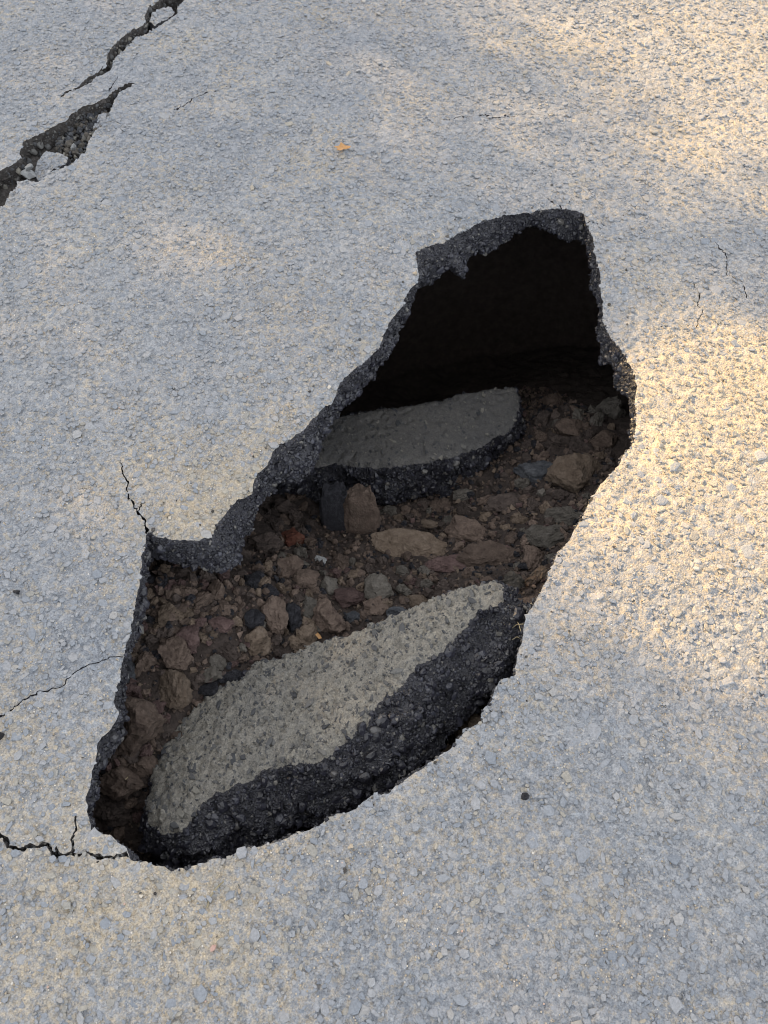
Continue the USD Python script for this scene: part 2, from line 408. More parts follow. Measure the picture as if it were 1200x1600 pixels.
HAIR = [  # polylines, half width in photo pixels at start and end
    ([(231, 832), (219, 803), (208, 788), (200, 775), (198, 750), (193, 735), (189, 718)], 2.6, 0.8),
    ([(212, 800), (220, 790), (222, 780)], 1.2, 0.6),
    ([(192, 1022), (170, 1026), (145, 1037), (128, 1044), (105, 1060), (100, 1070), (88, 1077), (60, 1083), (32, 1097), (15, 1113), (0, 1121)], 1.0, 1.8),
    ([(-5, 1306), (22, 1322), (30, 1327), (62, 1325), (75, 1320), (90, 1338), (112, 1334), (140, 1336), (180, 1338), (207, 1331)], 3.8, 4.6),
    ([(90, 1338), (91, 1322)], 3.6, 2.0), ([(110, 1334), (113, 1305), (121, 1291), (115, 1275)], 2.4, 1.2),
    ([(1084, 442), (1094, 460), (1090, 478), (1099, 484), (1092, 497), (1090, 512)], 1.2, 0.8),
    ([(1118, 380), (1132, 396), (1137, 412), (1136, 428), (1150, 434), (1163, 448), (1166, 466)], 1.0, 1.0),
    ([(690, 188), (715, 184), (742, 182), (758, 179), (770, 184), (792, 182), (812, 179), (835, 177)], 0.8, 0.8), ([(757, 179), (770, 184), (790, 182)], 1.8, 1.6),
    ([(272, 171), (296, 159), (310, 150), (326, 143)], 1.2, 1.0), ([(332, 145), (362, 133)], 0.8, 0.6),
    ([(170, 140), (176, 130), (184, 118)], 1.6, 0.8), ([(856, 306), (872, 316), (880, 324)], 1.0, 1.2), ([(905, 345), (930, 346), (948, 352)], 0.8, 0.6)]


def px_poly(P):
    return np.array([at(*p)[:2] for p in P])


cut_polys, depths = [], []
crack_polys = []
for k, C in enumerate((CRACK_A, CRACK_B)):
    r, _ = resample(px_poly(C), 0.004)
    pg = Polygon(jag(r, 0.0035, 40 + k, wl=0.025)).buffer(0)
    pg = max(pg.geoms, key=lambda g: g.area) if pg.geom_type != 'Polygon' else pg
    crack_polys.append(pg)
hair_polys = []
for k, (L, w0, w1) in enumerate(HAIR):
    P = px_poly(L)
    R, t = resample(P, 0.0045, closed=False)
    rr = np.random.default_rng(60 + k)
    R = R + rr.normal(0, 0.0013, R.shape) + (fbm(np.c_[R * 60, 0 * t], 2, k)[:, None] - 0.5) * 0.008
    W = (0.72 if w0 > 2 else 0.52) * np.interp(t, [0, t[-1]], [w0, w1]) / px_per_m([*P.mean(0), 0]) * rr.uniform(0.3, 1.5, len(t))
    W = np.maximum(W, 0.0006)
    hair_polys.append(unary_union([Polygon(np.vstack([Point(*a).buffer(wa, 3).exterior.coords, Point(*b).buffer(wb, 3).exterior.coords])).convex_hull for a, b, wa, wb in zip(R[:-1], R[1:], W[:-1], W[1:])]))
hair = unary_union(hair_polys).difference(hole_poly.buffer(0.001))
cracks = unary_union(crack_polys + [hair])
cracks = cracks.buffer(0.0002).simplify(0.0005)
openings = [hole_poly] + [g for g in (cracks.geoms if hasattr(cracks, 'geoms') else [cracks]) if g.area > 2e-6]
allcut = unary_union(openings)
allcut_list = list(allcut.geoms) if hasattr(allcut, 'geoms') else [allcut]

# ------------------------------------------------------------------ the road
rng = np.random.default_rng(1)
facets = Facets(-1.7, 1.7, -0.3, 3.4, 0.0095, 5)
facets_fine = Facets(-1.7, 1.7, -0.3, 3.4, 0.021, 6)


edge_tree = cKDTree(edge)


def road_h(q):
    far = np.clip((np.maximum(np.abs(q[:, 0]) - 1.5, 0) + np.maximum(q[:, 1] - 3.1, 0) + np.maximum(-0.1 - q[:, 1], 0)) / 0.3, 0, 1)
    z = np.zeros(len(q))
    m = far < 1
    p = q[m]
    zz = 0.9 * facets(p) + 0.4 * facets_fine(p)
    p3 = np.c_[p, np.zeros(len(p))]
    zz -= 0.010 * np.exp(-(edge_tree.query(p)[0] / 0.045)) * (0.2 + 1.6 * fbm(p3 * 9, 2, 25))
    zz += (fbm(p3 * 3.0, 3, 21) - 0.5) * 0.012 + (fbm(p3 * 170, 2, 22) - 0.5) * 0.0016
    z[m] = zz * (1 - far[m])
    return z


def sand_and_sun_tint(p):
    """sand gathered on the road, plus sunlit warmth painted on the right, 0 to 1"""
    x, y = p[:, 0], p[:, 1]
    d = 0.9 * np.exp(-(((x - 0.72) / 0.33) ** 2 + ((y - 1.05) / 0.30) ** 2)) + 0.3 * np.exp(-(((x + 0.36) / 0.24) ** 2 + ((y - 0.30) / 0.28) ** 2)) + 0.5 * np.exp(-(((x + 0.28) / 0.14) ** 2 + ((y - 0.92) / 0.13) ** 2))  # first patch mostly paints sun warmth; the other two are sand
    d = d + 0.2 * np.exp(-(((x - 0.95) / 0.5) ** 2 + ((y - 2.5) / 0.5) ** 2))  # painted warmth of the sunlit far right corner
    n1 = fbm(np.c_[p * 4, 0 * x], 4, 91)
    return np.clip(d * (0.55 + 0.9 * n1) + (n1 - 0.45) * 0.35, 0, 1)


def in_view(p, margin=0.12):
    h = 0.54 + p[:, 1] * 0.236 + margin
    return (np.abs(p[:, 0]) < h) & (p[:, 1] > -0.06) & (p[:, 1] < 3.0)


fine = np.vstack([jitter_grid(-1.0, 1.0, -0.1, 0.75, 0.0042, rng), jitter_grid(-1.2, 1.2, 0.75, 1.5, 0.0052, rng), jitter_grid(-1.5, 1.5, 1.5, 3.05, 0.0068, rng)])
fine = fine[in_view(fine)]
coarse = [jitter_grid(-2.0, 2.0, -0.8, 3.6, 0.05, rng)]
coarse[0] = coarse[0][~in_view(coarse[0], 0.14)]
for s, e in ((0.6, 8), (6, 60), (60, 480)):
    g = jitter_grid(-e, e, -e, e, s, rng)
    inner = {0.6: 2.3, 6: 8.5, 60: 62}[s]
    coarse.append(g[(np.abs(g[:, 0]) > inner) | (np.abs(g[:, 1] - (1.4 if s < 1 else 0)) > inner)])
rect = Polygon([(-480, -480), (480, -480), (480, 480), (-480, 480)])
b_rect, _ = resample(np.array(rect.exterior.coords[:-1]), 60)
road_poly = rect.difference(allcut)
loops = []
for g in allcut_list:
    if g.equals(hole_poly) or g.area > 0.2:
        loops.append(np.array(g.exterior.coords[:-1]))
    else:
        P, _ = resample(np.array(g.exterior.coords[:-1]), 0.0026)
        loops.append(P)
bpts = np.vstack(loops + [b_rect])
V, T = sheet(road_poly, np.vstack([fine] + coarse), bpts)
V3 = np.c_[V, road_h(V)]
road = xform('road')
tag(road, kind='structure')
RP = str(road.GetPath())
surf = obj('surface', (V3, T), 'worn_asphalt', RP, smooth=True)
UsdGeom.PrimvarsAPI(surf).CreatePrimvar('sand_and_sun_tint', Sdf.ValueTypeNames.FloatArray, 'vertex').Set(Vt.FloatArray.FromNumpy(sand_and_sun_tint(V).astype(np.float32)))
road_z = lambda q: road_h(np.atleast_2d(q))

# broken faces of the hole
hz = road_h(edge)
n_out = loop_normals(edge)
K = 22
rings = []
for k in range(K):
    t = k / (K - 1)
    p = edge * (1 - t) + low * t
    z = hz * (1 - t) - T_SLAB * t
    q = np.c_[p, z]
    a = 0.0 if k == 0 else 0.010 + 0.006 * math.sin(t * math.pi)
    d = (fbm(q * 55, 4, 31) - 0.5) * 2 * a + (noise(q * 170, 33) - 0.5) * (0.004 if k else 0)
    dz = (fbm(np.c_[p, 0 * z] * 24, 4, 37) - 0.5) * 0.085 * t * t
    rings.append(np.c_[p - n_out * d[:, None], z + dz])
rings.append(np.c_[low + n_out * 0.05, rings[-1][:, 2] - 0.004])
Vw, Tw = skirt(np.array(rings))
wall_mesh = trimesh.Trimesh(Vw, Tw, process=False)
obj('broken_edge', (Vw, Tw), 'bitumen', RP, smooth=True)

# faces of the cracks
crack_crumbs = []
for P in loops:
    if np.ptp(P[:, 0]) > 0.9 or Polygon(P).area > 0.2:
        continue
    wide = Polygon(P).area > 0.001
    n = loop_normals(P)
    h0 = road_h(P)
    rg = []
    for k, t in enumerate(np.linspace(0, 1, 8)):
        q = np.c_[P, np.full(len(P), -0.06 * t)]
        d = (fbm(q * 70, 3, 41) - 0.5) * (0.010 if wide else 0.002) * (t > 0) - (0.004 * t if wide else 0)
        rg.append(np.c_[P - n * (-d[:, None]), h0 * (1 - t) - 0.07 * t])
    if wide:
        wm = trimesh.Trimesh(*skirt(np.array(rg)), process=False)
        wp, _ = trimesh.sample.sample_surface(wm, 2600, seed=9)
        wp = wp[(wp[:, 2] < -0.005) & (wp[:, 2] > -0.055)]
        ws = np.clip(rng.lognormal(math.log(0.0042), 0.75, len(wp)), 0.002, 0.022)
        ws = np.minimum(ws, 0.022 if Polygon(P).area > 0.006 else 0.006)
        crack_crumbs.append((wp, ws))
    obj('crack_edge', skirt(np.array(rg)), 'bitumen' if not wide else 'crack_soil', RP, smooth=True)

# underside of the slab
under_poly = Polygon([(-1.9, -0.5), (1.9, -0.5), (1.9, 3.3), (-1.9, 3.3)]).difference(Polygon(low).buffer(0).buffer(0.03))
ub = np.vstack([resample(np.array(r.coords[:-1]), 0.03)[0] for g in (under_poly.geoms if hasattr(under_poly, 'geoms') else [under_poly]) for r in [g.exterior, *g.interiors]])
Vu, Tu = sheet(under_poly, jitter_grid(-1.9, 1.9, -0.5, 3.3, 0.04, rng), ub, keep=0.01)
obj('underside', (np.c_[Vu, np.full(len(Vu), -T_SLAB - 0.006) + (fbm(np.c_[Vu, 0 * Vu[:, 0]] * 20, 3, 8) - 0.5) * 0.012], Tu[:, ::-1]), 'bitumen', RP, smooth=True)

# bed of the wide cracks
for k, pg in enumerate(crack_polys):
    big = pg.buffer(0.03)
    b, _ = resample(np.array(big.exterior.coords[:-1]), 0.01)
    x0, y0, x1, y1 = big.bounds
    v, t = sheet(Polygon(b).buffer(0), jitter_grid(x0, x1, y0, y1, 0.006, rng), b)
    z = -0.05 + (fbm(np.c_[v, 0 * v[:, 0]] * 40, 4, 50 + k) - 0.5) * 0.035
    obj('crack_bed', (np.c_[v, z], t), 'crack_soil', RP, smooth=True)

# stones bound into the worn surface
protos = [plate(100 + i, n=5 + i % 4, thick=0.34) for i in range(18)]
rs = np.random.default_rng(77)
N = 62000
yy = rs.uniform(-0.05, 2.98, N * 2)
xx = rs.uniform(-1.35, 1.35, N * 2)
P = np.c_[xx, yy]
P = P[in_view(P, 0.06)]
inner = allcut.buffer(-0.002)
shapely.prepare(allcut)
P = P[~shapely.contains_xy(allcut, P[:, 0], P[:, 1])][:N]
size = np.clip(rs.lognormal(math.log(0.0072), 0.48, len(P)), 0.0035, 0.030)
# keep stones from piling up: drop a small stone whose centre lies under a larger one
order = np.argsort(-size)
P, size = P[order], size[order]
tree_ = cKDTree(P)
alive = np.ones(len(P), bool)
for i in range(6000):
    if alive[i]:
        j = np.array(tree_.query_ball_point(P[i], size[i] * 0.62))
        alive[j[j > i]] = False
P, size = P[alive], size[alive]
bare = rs.uniform(size=len(P)) > 0.22 * sand_and_sun_tint(P)          # stones thinned under the sand and the painted sun warmth
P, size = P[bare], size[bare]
d_edge = shapely.distance(shapely.points(P), allcut)
ok = d_edge > size * 0.12
P, size = P[ok], size[ok]
zz = road_h(P)
yaw = rs.uniform(0, 2 * np.pi, len(P))
nrm = np.c_[rs.normal(0, 0.15, (len(P), 2)), np.ones(len(P))]
R = frames(nrm, yaw)
asp = rs.uniform(0.42, 0.92, len(P))
th = np.clip(size * rs.uniform(0.5, 0.9, len(P)), 0.003, 0.012)
S = np.c_[size * 1.12, size * 1.12 * asp, th]
proud = th * 0.34 * 0.5 + np.clip(size - 0.011, 0, 0.02) * 0.10 - np.clip(rs.gamma(2, 0.0010, len(P)), 0.0004, 0.0045)
pos = np.c_[P, zz - proud]
# the 300 that show largest, one mesh each
show = size * np.array([px_per_m([x, y, 0]) for x, y in P])
big = np.argsort(-show)[:300]
for i in big:
    v, f = protos[i % len(protos)]
    obj('aggregate_stone', ((v * S[i]) @ R[i].T + pos[i], f), 'blue_grey_stone', RP)
rest = np.setdiff1d(np.arange(len(P)), big)
dusted_sunwarm = rs.uniform(size=len(P)) < 1.35 * sand_and_sun_tint(P)  # warmer stones where sand lies and where sun warmth is painted
for k_, sel_ in enumerate((rest[~dusted_sunwarm[rest]], rest[dusted_sunwarm[rest]])):
    tag(scatter('aggregate', protos, [('blue_grey_stone', 'dusted_sunwarm_stone')[k_]] * len(protos), pos[sel_], R[sel_], S[sel_], RP, 1 + k_), kind='stuff')

# loose sand in the hollows of the surface
grain = [rock(900 + i, 0, 4, 0.05) for i in range(5)]
NS = 15000
P2 = np.c_[rs.uniform(-1.0, 1.0, NS * 2), rs.uniform(-0.05, 1.7, NS * 2)]
P2 = P2[in_view(P2, 0.04) & ~shapely.contains_xy(allcut.buffer(0.003), P2[:, 0], P2[:, 1])]
m = fbm(np.c_[P2 * 22, 0 * P2[:, 0]], 3, 71) * 0.6 + sand_and_sun_tint(P2) * 0.45
P2 = P2[m > np.quantile(m, 0.55)][:NS]
sz = rs.uniform(0.0012, 0.0034, len(P2))
tag(scatter('loose_sand', grain, ['sand_grain'] * 5, np.c_[P2, road_h(P2) + sz * 0.25], frames(rs.normal(size=(len(P2), 3)), rs.uniform(0, 6, len(P2))), np.c_[sz, sz, sz], RP, 2), kind='stuff')

# dark stones in the broken faces
pts, fi = trimesh.sample.sample_surface(wall_mesh, 42000, seed=4)
nn = wall_mesh.face_normals[fi]
ctr = np.array([*hole_poly.centroid.coords[0], 0])
flip = np.sum(nn[:, :2] * (ctr[:2] - pts[:, :2]), 1) < 0
sel = pts[:, 2] < -0.011
pts, nn = pts[sel], nn[sel]
sz = np.clip(rs.lognormal(math.log(0.0046), 0.62, len(pts)), 0.002, 0.022)


def shard(seed):
    r_ = np.random.default_rng(seed)
    hull = trimesh.convex.convex_hull(r_.uniform(-0.5, 0.5, (9, 3)) * [1, 0.8, 0.7])
    return np.array(hull.vertices), np.array(hull.faces)


sz = np.where(pts[:, 2] > -0.035, np.minimum(sz, 0.0075), sz)
crumb = [shard(930 + i) if i % 2 else rock(930 + i, 1, 7, 0.1) for i in range(14)]
tag(scatter('edge_aggregate', crumb, ['black_aggregate'] * 14, pts, frames(rs.normal(size=(len(pts), 3)), rs.uniform(0, 6, len(pts))), np.c_[sz, sz * .8, sz * .8], RP, 3), kind='stuff')

for wp, ws in crack_crumbs:
    tag(scatter('crack_edge_aggregate', crumb, ['dusty_stone', 'crack_soil'] * 7, wp, frames(rs.normal(size=(len(wp), 3)), rs.uniform(0, 6, len(wp))), np.c_[ws, ws * .8, ws * .8], RP, 7), kind='stuff')

# ------------------------------------------------------------------ the pit under the road
FL = [(260, 900, -.175), (230, 960, -.18), (215, 1130, -.19), (190, 1230, -.22), (170, 1280, -.27), (250, 1320, -.32), (300, 1000, -.205), (400, 950, -.25), (400, 850, -.34), (520, 880, -.34), (520, 960, -.30),
      (640, 870, -.37), (640, 940, -.33), (760, 880, -.36), (560, 790, -.53), (700, 790, -.51), (480, 760, -.50), (850, 830, -.33), (900, 740, -.36), (880, 650, -.46), (650, 690, -.62), (650, 620, -.95), (750, 500, -.95), (850, 430, -.95), (780, 560, -.95),
      (820, 960, -.22), (745, 1150, -.20), (690, 1180, -.22), (600, 1150, -.33), (450, 1200, -.36), (330, 1100, -.27)]
fp = np.array([at(*q) for q in FL])
rbf = RBFInterpolator(fp[:, :2], fp[:, 2], kernel='linear', smoothing=0.002)
zone = unary_union([hole_poly.buffer(0.05), hole_poly.intersection(Polygon([(-2, 1.15), (2, 1.15), (2, 4), (-2, 4)])).buffer(0.4)])


def floor_z(q):
    q = np.atleast_2d(q)[:, :2]
    z = np.clip(rbf(q), -1.25, -0.15)
    d = shapely.distance(zone, shapely.points(q))
    t = np.clip(d / 0.13, 0, 1)
    t = t * t * (3 - 2 * t)
    p3 = np.c_[q, 0 * q[:, 0]]
    z = z * (1 - t) + (-T_SLAB - 0.004) * t
    return z + ((fbm(p3 * 9, 4, 81) - 0.5) * 0.06 + (fbm(p3 * 45, 3, 83) - 0.5) * 0.022) * (1 - t)


x0, y0, x1, y1 = zone.buffer(0.2).bounds
g = jitter_grid(x0, x1, y0, y1, 0.008, rng)
tri = Delaunay(g).simplices
a = g[tri]
cr = np.cross(a[:, 1] - a[:, 0], a[:, 2] - a[:, 0])
tri[cr < 0] = tri[cr < 0][:, ::-1]
pit = obj('pit_soil', (np.c_[g, floor_z(g)], tri), 'brown_soil', smooth=True)
tag(pit, kind='structure')


def on_floor(u, v, lift=0.0):
    z = -0.3
    for _ in range(25):
        p = at(u, v, z)
        z = 0.5 * z + 0.5 * (float(floor_z(p[None, :2])[0]) + lift)
    return at(u, v, z)


# ------------------------------------------------------------------ broken slabs in the pit
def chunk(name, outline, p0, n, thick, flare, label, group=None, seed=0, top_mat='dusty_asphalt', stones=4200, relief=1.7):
    n = n / np.linalg.norm(n)
    ex = np.cross([0, 1.0, 0], n)
    ex /= np.linalg.norm(ex)
    ey = np.cross(n, ex)
    W = np.array([at_plane(u, v, p0, n) for u, v in outline])
    o = W.mean(0)
    L2 = np.c_[(W - o) @ ex, (W - o) @ ey]
    rs_, _ = resample(L2, 0.0035)
    E = jag(jag(rs_, 0.011, seed + 40, wl=0.06), 0.005, seed + 1, wl=0.018)
    if Polygon(E).exterior.is_ccw is False:
        E = E[::-1]
    pg = Polygon(E).buffer(0)
    fac = Facets(*(E[:, 0].min(), E[:, 0].max(), E[:, 1].min(), E[:, 1].max()), 0.009, seed + 2)

    def hh(q):
        q3 = np.c_[q, 0 * q[:, 0]]
        d = np.minimum(shapely.distance(shapely.points(q), LineString(np.vstack([E, E[:1]]))), 0.02) / 0.02
        return relief * fac(q) + (fbm(q3 * 6, 3, seed + 3) - 0.5) * 0.013 * relief - 0.010 * (1 - d) ** 2 - 0.004 * np.clip(fbm(q3 * 75, 2, seed + 4) - 0.55, 0, 1) * 6

    v, t = sheet(pg, jitter_grid(*(pg.bounds[0], pg.bounds[2], pg.bounds[1], pg.bounds[3]), 0.0042, np.random.default_rng(seed)), E)
    hz_ = hh(v)
    to3 = lambda q, z: o + np.outer(q[:, 0], ex) + np.outer(q[:, 1], ey) + np.outer(z, n)
    root = xform(name, o)
    rp = str(root.GetPath())
    nrm2 = loop_normals(E)
    nw = nrm2[:, :1] * ex + nrm2[:, 1:] * ey
    fl = np.array([flare(w) for w in nw])
    k = np.ones(31) / 31
    fl = np.convolve(np.r_[fl[-15:], fl, fl[:15]], k, 'valid')
    h0 = hh(E)
    rg = []
    KK = 26
    for i in range(KK):
        tt = i / (KK - 1)
        prof = math.sin(min(tt * 1.25, 1) * math.pi / 2)
        base = E + nrm2 * (fl * prof)[:, None]
        z = h0 * (1 - tt) - thick * tt
        q = np.c_[base, z]
        d = ((fbm(q * 45, 4, seed + 5) - 0.5) * 0.045 + (fbm(q * 13, 3, seed + 7) - 0.5) * 0.07 + (noise(q * 160, seed + 6) - 0.5) * 0.004) * (min(1, tt * 5))
        rg.append(to3(base + nrm2 * d[:, None], z) - o)
    cen = rg[-1].mean(0)
    for s_ in (0.6, 0.25, 0.02):
        rg.append(cen + (rg[KK - 1] - cen) * s_ + n * (fbm(np.c_[E, 0 * E[:, 0]] * 20, 2, seed) - 0.5)[:, None] * 0.02)
    sv, sf = skirt(np.array(rg))
    body = trimesh.Trimesh(sv, sf[:, ::-1], process=False)
    obj('broken_side', (sv, sf[:, ::-1]), 'bitumen', rp, smooth=True)
    obj('worn_top', (to3(v, hz_) - o, t), top_mat, rp, smooth=True)
    r = np.random.default_rng(seed + 20)
    q = np.c_[r.uniform(E[:, 0].min(), E[:, 0].max(), stones * 2), r.uniform(E[:, 1].min(), E[:, 1].max(), stones * 2)]
    q = q[shapely.contains_xy(pg.buffer(-0.004), q[:, 0], q[:, 1])][:stones]
    s_ = np.clip(r.lognormal(math.log(0.0056), 0.62, len(q)), 0.003, 0.024)
    Rr = np.einsum('ij,njk->nik', np.stack([ex, ey, n], 1), frames(np.c_[r.normal(0, 0.12, (len(q), 2)), np.ones(len(q))], r.normal(0.3, 0.5, len(q))))
    thh = np.clip(s_ * 0.6, 0.003, 0.008)
    tag(scatter('aggregate', protos, ['dusty_stone'] * len(protos), to3(q, hh(q) - thh * 0.17 + r.normal(-0.0004, 0.0009, len(q))) - o, Rr, np.c_[s_ * 1.15, s_ * 0.52, thh], rp, seed), kind='stuff')
    pp, _ = trimesh.sample.sample_surface(body, 40000, seed=seed)
    s_ = np.clip(r.lognormal(math.log(0.0044), 0.65, len(pp)), 0.002, 0.026)
    tag(scatter('side_aggregate', crumb, ['black_aggregate'] * 14, pp, frames(r.normal(size=(len(pp), 3)), r.uniform(0, 6, len(pp))), np.c_[s_, s_ * .8, s_ * .7], rp, seed + 1), kind='stuff')
    tag(root, label, 'asphalt slab', group)
    return root


A, B, C = at(230, 1270, -.17), at(790, 925, -.055), at(400, 1030, -.22)
nA = np.cross(B - A, C - A)
nA = nA if nA[2] > 0 else -nA
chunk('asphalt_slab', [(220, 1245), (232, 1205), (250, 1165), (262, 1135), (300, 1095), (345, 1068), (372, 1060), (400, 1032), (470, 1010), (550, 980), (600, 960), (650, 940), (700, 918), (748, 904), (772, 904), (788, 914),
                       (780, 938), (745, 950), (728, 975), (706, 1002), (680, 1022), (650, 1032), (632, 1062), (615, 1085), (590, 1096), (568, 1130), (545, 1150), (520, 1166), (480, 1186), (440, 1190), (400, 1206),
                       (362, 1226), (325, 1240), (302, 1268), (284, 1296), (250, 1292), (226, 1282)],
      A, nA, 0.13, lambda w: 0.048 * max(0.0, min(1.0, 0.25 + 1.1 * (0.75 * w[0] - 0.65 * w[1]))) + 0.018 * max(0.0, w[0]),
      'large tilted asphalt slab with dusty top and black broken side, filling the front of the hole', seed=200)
A2 = at(500, 720, -.38)
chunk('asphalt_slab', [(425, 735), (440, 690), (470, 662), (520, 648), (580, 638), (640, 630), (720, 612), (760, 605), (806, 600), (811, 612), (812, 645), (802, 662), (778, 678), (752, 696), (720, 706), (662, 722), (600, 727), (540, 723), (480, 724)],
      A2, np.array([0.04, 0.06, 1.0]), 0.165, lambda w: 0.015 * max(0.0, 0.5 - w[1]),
      'flat asphalt slab lying deep in the dark back of the hole', seed=300, stones=1500, top_mat='shade_dark_asphalt', relief=0.45)

# ------------------------------------------------------------------ rubble, the pieces one can point to
ROCKS = [  # name, label, category, material, u, v, w px, h px, options
    ('brick_fragment', 'rounded red brick fragment lying among the brown rubble under the overhanging lip', 'brick', 'red_brick', 456, 843, 44, 42, {}),
    ('tan_stone', 'big angular tan stone in front of the rear slab, its flat top pale', 'stone', 'tan_stone', 640, 852, 112, 62, dict(cuts=14, flat=0.7)),
    ('black_fragment', 'narrow black asphalt fragment standing upright below the rear slab', 'asphalt fragment', 'black_lump', 526, 825, 46, 112, dict(upright=True)),
    ('stone_plate', 'tall brown muddy plate leaning on the right side of the upright black fragment', 'stone', 'brown_clod', 568, 828, 58, 108, dict(upright=True)),
    ('white_stone', 'small white stone near the foot of the upright black fragment', 'stone', 'pale_stone', 500, 876, 20, 16, {}),
    ('grey_stone', 'rounded light grey stone in the middle of the rubble behind the front slab', 'stone', 'grey_stone', 592, 921, 44, 48, {}),
    ('brown_stone', 'reddish brown stone just left of the rounded grey stone', 'stone', 'purple_brown', 548, 936, 60, 38, {}),
    ('brown_stone', 'squarish brown stone touching the back edge of the front slab', 'stone', 'brown_clod', 514, 966, 52, 58, {}),
    ('slate_stone', 'small dark blue-grey stone wedged between two brown stones behind the front slab', 'stone', 'slate_stone', 551, 967, 28, 24, dict(cuts=14)),
    ('grey_pebble', 'flat blue-grey pebble half hidden at the back edge of the front slab', 'stone', 'slate_stone', 620, 956, 32, 18, {}),
    ('tan_stone', 'low tan stone between the rounded grey stone and the front slab', 'stone', 'tan_stone', 655, 941, 50, 26, {}),
    ('black_lump', 'taller of the two black bitumen lumps among brown stones left of the slate stone', 'asphalt lump', 'black_lump', 460, 964, 30, 50, {}),
    ('black_lump', 'smaller black bitumen lump further left among the brown rubble', 'asphalt lump', 'black_lump', 398, 968, 30, 32, {}),
    ('brown_stone', 'tall brown stone left of the taller black lump', 'stone', 'brown_clod', 430, 962, 42, 62, {}),
    ('clay_clod', 'yellow-grey clay clod at the back left corner of the front slab', 'clod', 'tan_stone', 398, 1000, 46, 48, {}),
    ('clay_clod', 'pinkish brown rough clod, upper of two stacked left of the front slab', 'clod', 'brown_clod', 276, 1022, 48, 52, dict(light=1)),
    ('clay_clod', 'pale brown lumpy clod, lower of two stacked left of the front slab', 'clod', 'tan_stone', 275, 1076, 52, 66, {}),
    ('clay_clod', 'largest brown clod with an orange side, below the left wall of the pit', 'clod', 'brown_clod', 214, 1130, 88, 96, {}),
    ('clay_clod', 'dark brown clod under the largest clod in the left corner', 'clod', 'brown_clod', 186, 1222, 70, 50, {}),
    ('clay_clod', 'dim clod at the bottom of the left corner of the pit', 'clod', 'brown_soil', 176, 1268, 56, 44, {}),
    ('clay_clod', 'flat brown clod between the left corner clods and the front slab', 'clod', 'brown_clod', 226, 1196, 46, 36, {}),
    ('dark_rock', 'dark grey rock tucked beneath the broken left edge above the largest clod', 'stone', 'slate_stone', 200, 1056, 34, 44, {}),
    ('tan_stone', 'small pale tan stone resting on black lumps at the left end of the front slab', 'stone', 'grey_stone', 331, 1056, 30, 26, {}),
    ('black_lump', 'black lump under the small pale tan stone', 'asphalt lump', 'black_lump', 326, 1078, 30, 30, {}),
    ('black_lump', 'black lump touching the back left edge of the front slab', 'asphalt lump', 'black_lump', 362, 1058, 34, 22, {}),
    ('tan_boulder', 'large smooth tan boulder at the right side of the pit', 'stone', 'tan_stone', 900, 746, 88, 72, {}),
    ('pale_clod', 'pale grey crumbly clod under the right rim', 'clod', 'grey_stone', 884, 806, 66, 36, dict(rough=.12)),
    ('grey_stone', 'grey stone with pale patch in front of the pale crumbly clod', 'stone', 'grey_stone', 852, 840, 62, 44, {}),
    ('brown_stone', 'wide brown-grey stone right of the big angular tan stone', 'stone', 'brown_clod', 735, 832, 78, 44, {}),
    ('brown_stone', 'long rough brown stone behind the right end of the front slab', 'stone', 'brown_clod', 768, 872, 110, 56, dict(rough=.1)),
    ('brown_stone', 'brown stone between the big angular tan stone and the front slab', 'stone', 'purple_brown', 700, 884, 70, 44, {}),
    ('dark_stone', 'dark stone at the right end of the rear slab', 'stone', 'slate_stone', 838, 738, 66, 44, {}),
    ('orange_stone', 'tiny orange-brown stone above the big angular tan stone', 'stone', 'tan_stone', 671, 819, 26, 16, dict(lift=.02)),
    ('stone_block', 'dark flat block directly under the overhanging lip left of the red brick', 'stone', 'brown_soil', 412, 852, 64, 44, dict(cuts=14)),
    ('brown_stone', 'brown stone showing in the gap between front slab and near rim', 'stone', 'tan_stone', 738, 1142, 60, 50, dict(lift=.02)),
    ('grey_stone', 'small stone at the lower end of the gap beside the near rim', 'stone', 'tan_stone', 690, 1172, 34, 26, dict(lift=.02)),
    ('brown_stone', 'brown stone by the narrow right end of the front slab', 'stone', 'brown_clod', 828, 950, 40, 46, dict(lift=.02)),
    ('brown_stone', 'low brown stone under the right end of the rear slab', 'stone', 'brown_soil', 790, 790, 70, 40, {}),
    ('grey_stone', 'round dim stone in the dark at the far right of the pit', 'stone', 'brown_clod', 865, 630, 30, 34, {}),
    ('brown_stone', 'dim lumpy stone right of the rear slab', 'stone', 'brown_clod', 890, 672, 46, 40, {}),
    ('brown_stone', 'dim stone below the overhanging right edge', 'stone', 'brown_clod', 940, 690, 46, 34, {}),
    ('purple_stone', 'purplish brown stone in the middle of the left rubble', 'stone', 'purple_brown', 345, 975, 40, 26, {}),
    ('purple_stone', 'upright purplish stone above the stacked pinkish clods', 'stone', 'purple_brown', 296, 998, 34, 44, {}),
    ('brown_stone', 'grey-brown stone beside the white stone', 'stone', 'brown_clod', 478, 905, 40, 32, {}),
    ('brown_stone', 'brown stone below the red brick fragment', 'stone', 'brown_clod', 452, 888, 44, 34, {}),
    ('grey_stone', 'greyish stone right of the brown stones, below the white stone', 'stone', 'grey_stone', 512, 916, 34, 30, {}),
]
placed = []
